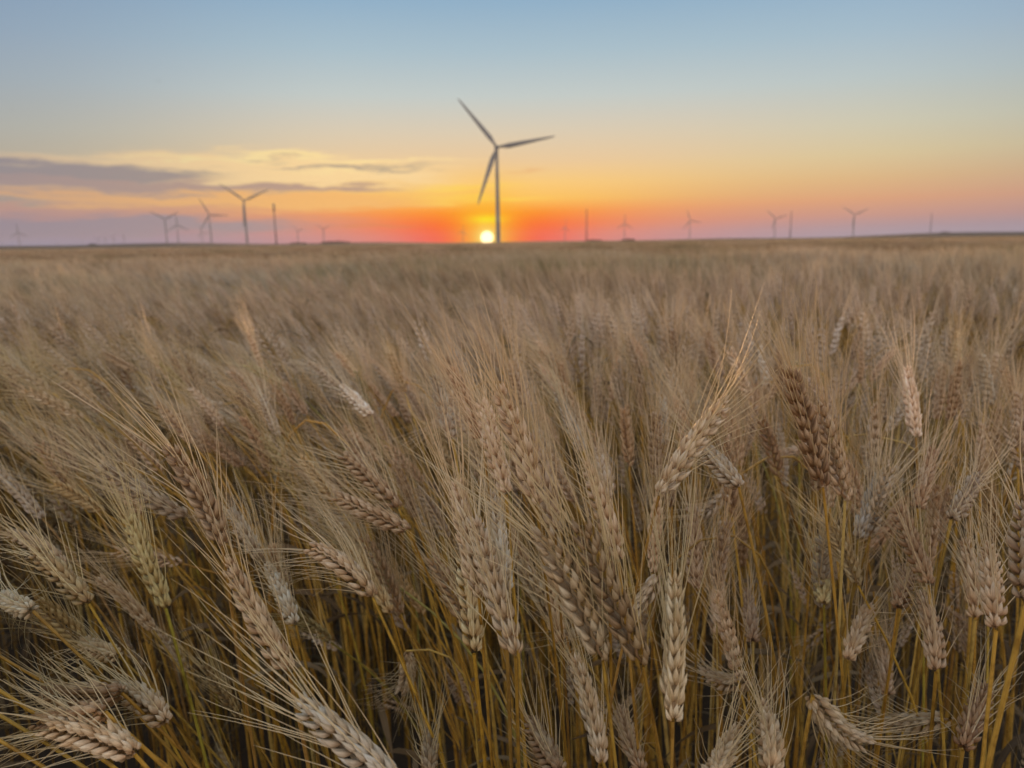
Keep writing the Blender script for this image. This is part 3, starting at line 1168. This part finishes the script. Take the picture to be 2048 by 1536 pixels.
ng = bpy.data.node_groups.new('wheat field', 'GeometryNodeTree')
ng.interface.new_socket('Geometry', in_out='INPUT', socket_type='NodeSocketGeometry')
ng.interface.new_socket('Geometry', in_out='OUTPUT', socket_type='NodeSocketGeometry')
gi = ng.nodes.new('NodeGroupInput')
go = ng.nodes.new('NodeGroupOutput')
ci = ng.nodes.new('GeometryNodeCollectionInfo')
ci.inputs['Collection'].default_value = lib
ci.inputs['Separate Children'].default_value = True
ci.inputs['Reset Children'].default_value = True
iop = ng.nodes.new('GeometryNodeInstanceOnPoints')
iop.inputs['Pick Instance'].default_value = True


def named(nm, ty):
    a = ng.nodes.new('GeometryNodeInputNamedAttribute')
    a.data_type = ty
    a.inputs['Name'].default_value = nm
    return [o for o in a.outputs if o.enabled][0]


cx = ng.nodes.new('ShaderNodeCombineXYZ')
ng.links.new(named('rot', 'FLOAT'), cx.inputs[2])
e2r = ng.nodes.new('FunctionNodeEulerToRotation')
ng.links.new(cx.outputs[0], e2r.inputs[0])
ng.links.new(gi.outputs[0], iop.inputs['Points'])
ng.links.new(ci.outputs[0], iop.inputs['Instance'])
ng.links.new(named('src', 'INT'), iop.inputs['Instance Index'])
ng.links.new(e2r.outputs[0], iop.inputs['Rotation'])
ng.links.new(named('scl', 'FLOAT_VECTOR'), iop.inputs['Scale'])
ng.links.new(iop.outputs[0], go.inputs[0])
mod = field.modifiers.new('field', 'NODES')
mod.node_group = ng
print('FIELD points', len(pts), 'mid', n_mid, 'near', len(PLANTS))


# ------------------------------------------------------------------ wind turbines
HUB, BLADE = 90.0, 57.0


def ground_at(px, dist):
    """point on the land below the horizon at photo column px, dist metres away"""
    hy = 484.5 - (px - 1024) * math.tan(R(.75))
    az = R(azel(px, hy)[0])
    x, y = dist * math.sin(az), dist * math.cos(az)
    return Vector((x, y, land(x, y))), az


def ring_tube(mb, zs, rs_, seg, mi=0):
    tube(mb, [(0, 0, z) for z in zs], rs_, seg, mi, cap=True)


def blade_mesh():
    mb = MB()
    n, seg = 22, 10
    v, f = [], []
    for i in range(n):
        t_ = i / (n - 1)
        z = 1.2 + t_ * (BLADE - 1.2)
        chord = np.interp(t_, [0, .05, .18, .35, .6, .85, .97, 1], [2.2, 2.4, 4.8, 4.3, 3.1, 2.0, 1.2, .25])
        th = np.interp(t_, [0, .06, .2, .5, 1], [2.0, 1.9, .9, .45, .06])
        tw = np.interp(t_, [0, .2, .6, 1], [16, 13, 4, 0])
        y0 = -1.6 * t_ * t_                    # slight pre-bend away from the tower
        for j in range(seg):
            a = j / seg * 2 * math.pi
            x = math.cos(a) * chord / 2 + chord * .12 * (t_ > .06)
            y = math.sin(a) * th / 2 * (1 - .25 * math.cos(a))
            c, s = math.cos(R(tw)), math.sin(R(tw))
            v.append((x * c - y * s, x * s + y * c + y0, z))
    for i in range(n - 1):
        for j in range(seg):
            k = (j + 1) % seg
            f.append([i * seg + j, i * seg + k, (i + 1) * seg + k, (i + 1) * seg + j])
    f.append([(n - 1) * seg + j for j in range(seg)])
    f.append(list(range(seg))[::-1])
    mb.add(v, f)
    return mb.mesh('blade', [M_white])


def nacelle_mesh():
    mb = MB()
    v, f = [], []
    prof = [(-2.2, 1.2), (-1.9, 1.7), (0, 2.0), (4, 2.1), (7.6, 1.9), (8.6, 1.3), (8.8, .6)]
    seg = 12
    for y, r_ in prof:
        for j in range(seg):
            a = j / seg * 2 * math.pi
            ca, sa = math.cos(a), math.sin(a)
            p_ = .55
            v.append((math.copysign(abs(ca) ** p_, ca) * r_, y, HUB + math.copysign(abs(sa) ** p_, sa) * r_ * .95))
    for i in range(len(prof) - 1):
        for j in range(seg):
            k = (j + 1) % seg
            f.append([i * seg + j, i * seg + k, (i + 1) * seg + k, (i + 1) * seg + j])
    f.append(list(range(seg)))
    f.append([(len(prof) - 1) * seg + j for j in range(seg)][::-1])
    mb.add(v, f)
    return mb.mesh('nacelle', [M_white])


def hub_mesh():
    mb = MB()
    prof = [(0, 1.5), (-1.2, 1.8), (-2.4, 1.75), (-3.4, 1.2), (-3.9, .5), (-4.0, .05)]
    v, f = [], []
    seg = 14
    for y, r_ in prof:
        for j in range(seg):
            a = j / seg * 2 * math.pi
            v.append((math.cos(a) * r_, y, math.sin(a) * r_))
    for i in range(len(prof) - 1):
        for j in range(seg):
            k = (j + 1) % seg
            f.append([i * seg + j, i * seg + k, (i + 1) * seg + k, (i + 1) * seg + j])
    f.append(list(range(seg)))
    mb.add(v, f)
    return mb.mesh('hub', [M_white])


tm = MB()
zs = [0, 1, 20, 20.2, 20.4, 42, 42.2, 42.4, 66, 66.2, 66.4, HUB - 1.8]
rr_ = [2.3, 2.25, 2.05, 2.12, 2.05, 1.85, 1.92, 1.85, 1.6, 1.67, 1.6, 1.35]
ring_tube(tm, zs, rr_, 24)
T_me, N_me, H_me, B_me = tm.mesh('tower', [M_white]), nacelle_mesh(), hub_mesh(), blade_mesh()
proto = None


def turbine(px, dist, phi, yaw, label):
    global proto
    g, az = ground_at(px, dist)
    if proto is None:
        root = bpy.data.objects.new('wind_turbine', None)
        C.objects.link(root)
        parts = [link('tower', T_me, root), link('nacelle', N_me, root), link('hub', H_me, root)]
        parts[2].location = (0, -2.1, HUB)
        for k in range(3):
            parts.append(link('blade', B_me, root))
        proto = (root, parts)
    else:
        root = proto[0].copy()
        C.objects.link(root)
        parts = []
        for p in proto[1]:
            c = p.copy()
            C.objects.link(c)
            c.parent = root
            parts.append(c)
    root.location = g
    root.rotation_euler = (0, 0, -az + R(yaw))
    for k in range(3):
        b_ = parts[3 + k]
        b_.location = (0, -4.2, HUB)
        b_.rotation_euler = (0, R(phi + 120 * k), 0)
    root['label'] = label
    root['category'] = 'wind turbine'
    root['group'] = 'wind turbines on the horizon'
    return root


HK = HUB * F
def tdist(px, hp):
    by = 486 - (px - 1024) * math.tan(R(.75))
    return HUB / (math.tan(R(azel(px, by - hp)[1])) - math.tan(R(azel(px, by)[1])))


turbine(996.5, tdist(996, 191), -40, 4, 'largest white wind turbine, standing just right of the setting sun')
TUR = [
    (495, 88, -55, 8, 'second largest wind turbine, blades in a Y, left of the sun beside a bare mast'),
    (423.8, 60, -28, 10, 'wind turbine with one blade up left, left neighbour of the second largest turbine'),
    (335, 52, -60, 10, 'grey turbine with blades in a Y, left of the pair at the left third'),
    (358, 41, -3, 14, 'smaller turbine with one blade straight up, right of the pair at the left third'),
    (40.3, 31, -3, 6, 'small turbine with one blade straight up, near the left edge of the horizon'),
    (405.5, 26, -20, 30, 'tiny faint turbine just left of the turbine with one blade up left'),
    (249.5, 22, 10, 70, 'tiny faint turbine on the far left horizon, rightmost of four tiny ones'),
    (228, 19, 30, 50, 'tiny faint turbine on the far left horizon, second from right of four tiny ones'),
    (212, 18, -10, 60, 'tiny faint turbine on the far left horizon, third from right of four tiny ones'),
    (198, 16, 50, 20, 'tiny faint turbine on the far left horizon, leftmost of four tiny ones'),
    (166, 12, 20, 20, 'speck of a turbine halfway between the left edge and the left pair'),
    (114.5, 10, -30, 10, 'speck of a turbine right of the small turbine near the left edge'),
    (6, 11, 15, 10, 'speck of a turbine at the very left edge of the horizon'),
    (597, 27, -50, 40, 'tiny faint turbine right of the thick mast, left of another tiny one'),
    (648, 30, -60, 30, 'tiny faint turbine with a spread Y, between thick mast and sun'),
    (926, 22, 10, 30, 'tiny turbine close to the left of the sun disc'),
    (1130, 28, 5, 50, 'tiny turbine left of the first mast right of the sun'),
    (1248.5, 34, 0, 20, 'faint turbine between the first mast right of the sun and the midsize one'),
    (1379, 38, -20, 15, 'faint turbine with one blade pointing right, midway across the right horizon'),
    (1548.5, 40, -46, 8, 'turbine with blades in a Y just left of the second right hand mast'),
    (1705.6, 45, -55, 4, 'clearest turbine on the right horizon, blades spread in a wide Y'),
]
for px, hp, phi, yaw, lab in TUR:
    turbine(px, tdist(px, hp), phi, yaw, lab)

# bare masts
mm = MB()
ring_tube(mm, [0, 30, 30.3, 30.6, 60, 60.3, 60.6, 88, 90], [1.7, 1.5, 1.75, 1.5, 1.3, 1.55, 1.3, 1.15, 1.1], 14)
mast_me = mm.mesh('pole', [M_steel])
hm = MB()
tube(hm, [(0, 0, 74), (0, 0, 74.3), (0, 0, 91.5), (0, 0, 92)], [1.3, 1.9, 1.9, 1.2], 12, cap=True)
for k in range(3):
    a = k * 2.094
    tube(hm, [(math.cos(a) * 2.0, math.sin(a) * 2.0, 78), (math.cos(a) * 2.0, math.sin(a) * 2.0, 90)], .3, 6, cap=True)
head_me = hm.mesh('antenna', [M_steel])
sm = MB()
tube(sm, [(0, 0, 90), (0, 0, 96)], [.25, .1], 6, cap=True)
spike_me = sm.mesh('spike', [M_steel])
MASTS = [(553, 80, True, 'tall bare mast with a thicker head, right of the second largest turbine'),
         (1173, 64, False, 'bare slender mast on the horizon, nearest one right of the sun'),
         (1580, 54, False, 'bare slender mast just right of a turbine, second right of the sun'),
         (1859.5, 45, False, 'bare slender mast farthest right on the horizon')]
for px, hp, head, lab in MASTS:
    g, az = ground_at(px, tdist(px, hp))
    root = link('mast', None, label=lab, cat='mast', group='bare masts on the horizon')
    root.location = g
    link('pole', mast_me, root)
    if head:
        link('antenna', head_me, root)
    link('spike', spike_me, root)

# far clumps of trees on the skyline
def far_trees(px, dist, width, height, label, seed):
    r_ = random.Random(seed)
    g, az = ground_at(px, dist)
    mb = MB()
    ux, uy = math.cos(az), -math.sin(az)
    nc = max(3, int(width / 7))
    for c in range(nc):
        q = (c + .5) / nc * 2 - 1
        cx_, hh = q * width / 2, height * (1 - .45 * q * q) * r_.uniform(.7, 1.1)
        cy_ = r_.uniform(-6, 6)
        tube(mb, [(ux * cx_ + uy * cy_, uy * cx_ - ux * cy_, 0), (ux * cx_ + uy * cy_, uy * cx_ - ux * cy_, hh * .6)], [.4, .2], 5)
        for _ in range(170):
            while True:
                a, b_, z = r_.uniform(-1, 1), r_.uniform(-1, 1), r_.uniform(-1, 1)
                if a * a + b_ * b_ + z * z < 1:
                    break
            w_ = 5.2
            p = np.array([ux * (cx_ + a * w_) + uy * (cy_ + b_ * w_), uy * (cx_ + a * w_) - ux * (cy_ + b_ * w_), hh * .55 + z * hh * .45])
            s = r_.uniform(.4, .9)
            n1_ = np.array([r_.gauss(0, 1) for _ in range(3)])
            n1_ /= np.linalg.norm(n1_)
            n2_ = np.cross(n1_, [r_.gauss(0, 1) for _ in range(3)])
            n2_ /= np.linalg.norm(n2_)
            mb.add([p - n1_ * s, p - n2_ * s * .7, p + n1_ * s, p + n2_ * s * .7], [[0, 1, 2, 3]])
    o = link('treeline', mb.mesh('treeline', [M_tree]), kind='stuff', label=label)
    o.location = g
    return o


far_trees(597, 1300, 26, 4.2, 'dark low clump of far trees left of the small faint turbine', 1)
far_trees(672, 1300, 46, 4.4, 'long low line of far trees between mast and sun', 2)
far_trees(1256, 1500, 26, 6, 'dark clump of far trees right of the sun on the skyline', 3)
far_trees(186, 1500, 9, 5, 'small dark far bush on the left skyline', 4)
far_trees(1188, 1500, 30, 4, 'low far scrub beside the first mast right of the sun', 5)
far_trees(1889, 1500, 10, 4, 'small dark far bush beside the rightmost mast', 6)

# the short post on the skyline by the tree clump
# birds
def bird(px, py, dist, span, label, roll):
    root = link('bird', None, label=label, cat='bird', group='birds in the sky')
    mb = MB()
    ys = [-.5, -.38, -.15, .1, .3, .42, .5]
    rr = [.03, .09, .13, .12, .08, .085, .02]
    tube(mb, [(0, y * span, 0) for y in ys], [r * span * .6 for r in rr], 10, cap=True)
    tv = [(-.04, -.42, 0), (.04, -.42, 0), (.11, -.68, .01), (-.11, -.68, .01)]
    mb.add([(a * span, b_ * span, c * span) for a, b_, c in tv], [[0, 1, 2, 3]])
    link('body', mb.mesh('body', [M_bird]), root)
    for s in (-1, 1):
        wb = MB()
        v = []
        pr = [(.04, .20, -.16, .02), (.2, .20, -.15, .07), (.38, .12, -.16, .09), (.5, -.02, -.14, .06), (.56, -.12, -.16, .04)]
        for x, y1, y0, z in pr:
            v += [(s * x * span * 1.0, y1 * span, z * span), (s * x * span, y0 * span, z * span), (s * x * span, (y1 + y0) * .5 * span, (z + .02) * span)]
        f = []
        for i in range(len(pr) - 1):
            a = i * 3
            f += [[a, a + 2, a + 5, a + 3], [a + 2, a + 1, a + 4, a + 5], [a, a + 3, a + 4, a + 1]]
        wb.add(v, f)
        link('wing', wb.mesh('wing', [M_bird]), root)
    root.location = at(px, py, dist)
    root.rotation_euler = (R(10), R(roll), R(25))


bird(316, 163, 70, .42, 'small dark bird gliding high in the left sky', 4)
bird(24, 220, 90, .42, 'faint small bird near the left edge of the sky', -6)

# ------------------------------------------------------------------ air
HAZE = 0.000012
if HAZE:
    mb = MB()
    x0, x1, y0, y1, z0, z1 = -14000, 14000, -600, 14500, -6, 165
    v = [(x, y, z) for z in (z0, z1) for y in (y0, y1) for x in (x0, x1)]
    mb.add(v, [[0, 2, 3, 1], [4, 5, 7, 6], [0, 1, 5, 4], [2, 6, 7, 3], [0, 4, 6, 2], [1, 3, 7, 5]])
    hm_ = bpy.data.materials.new('evening air')
    hm_.use_nodes = True
    nt = hm_.node_tree
    for n in list(nt.nodes):
        if n.type != 'OUTPUT_MATERIAL':
            nt.nodes.remove(n)
    pv = nt.nodes.new('ShaderNodeVolumePrincipled')
    pv.inputs['Color'].default_value = (.88, .78, .78, 1)
    pv.inputs['Anisotropy'].default_value = .15
    pv.inputs['Density'].default_value = HAZE
    nt.links.new(pv.outputs[0], nt.nodes['Material Output'].inputs['Volume'])
    link('haze', mb.mesh('haze', [hm_], smooth=False), kind='stuff', label='thin evening haze over the field')
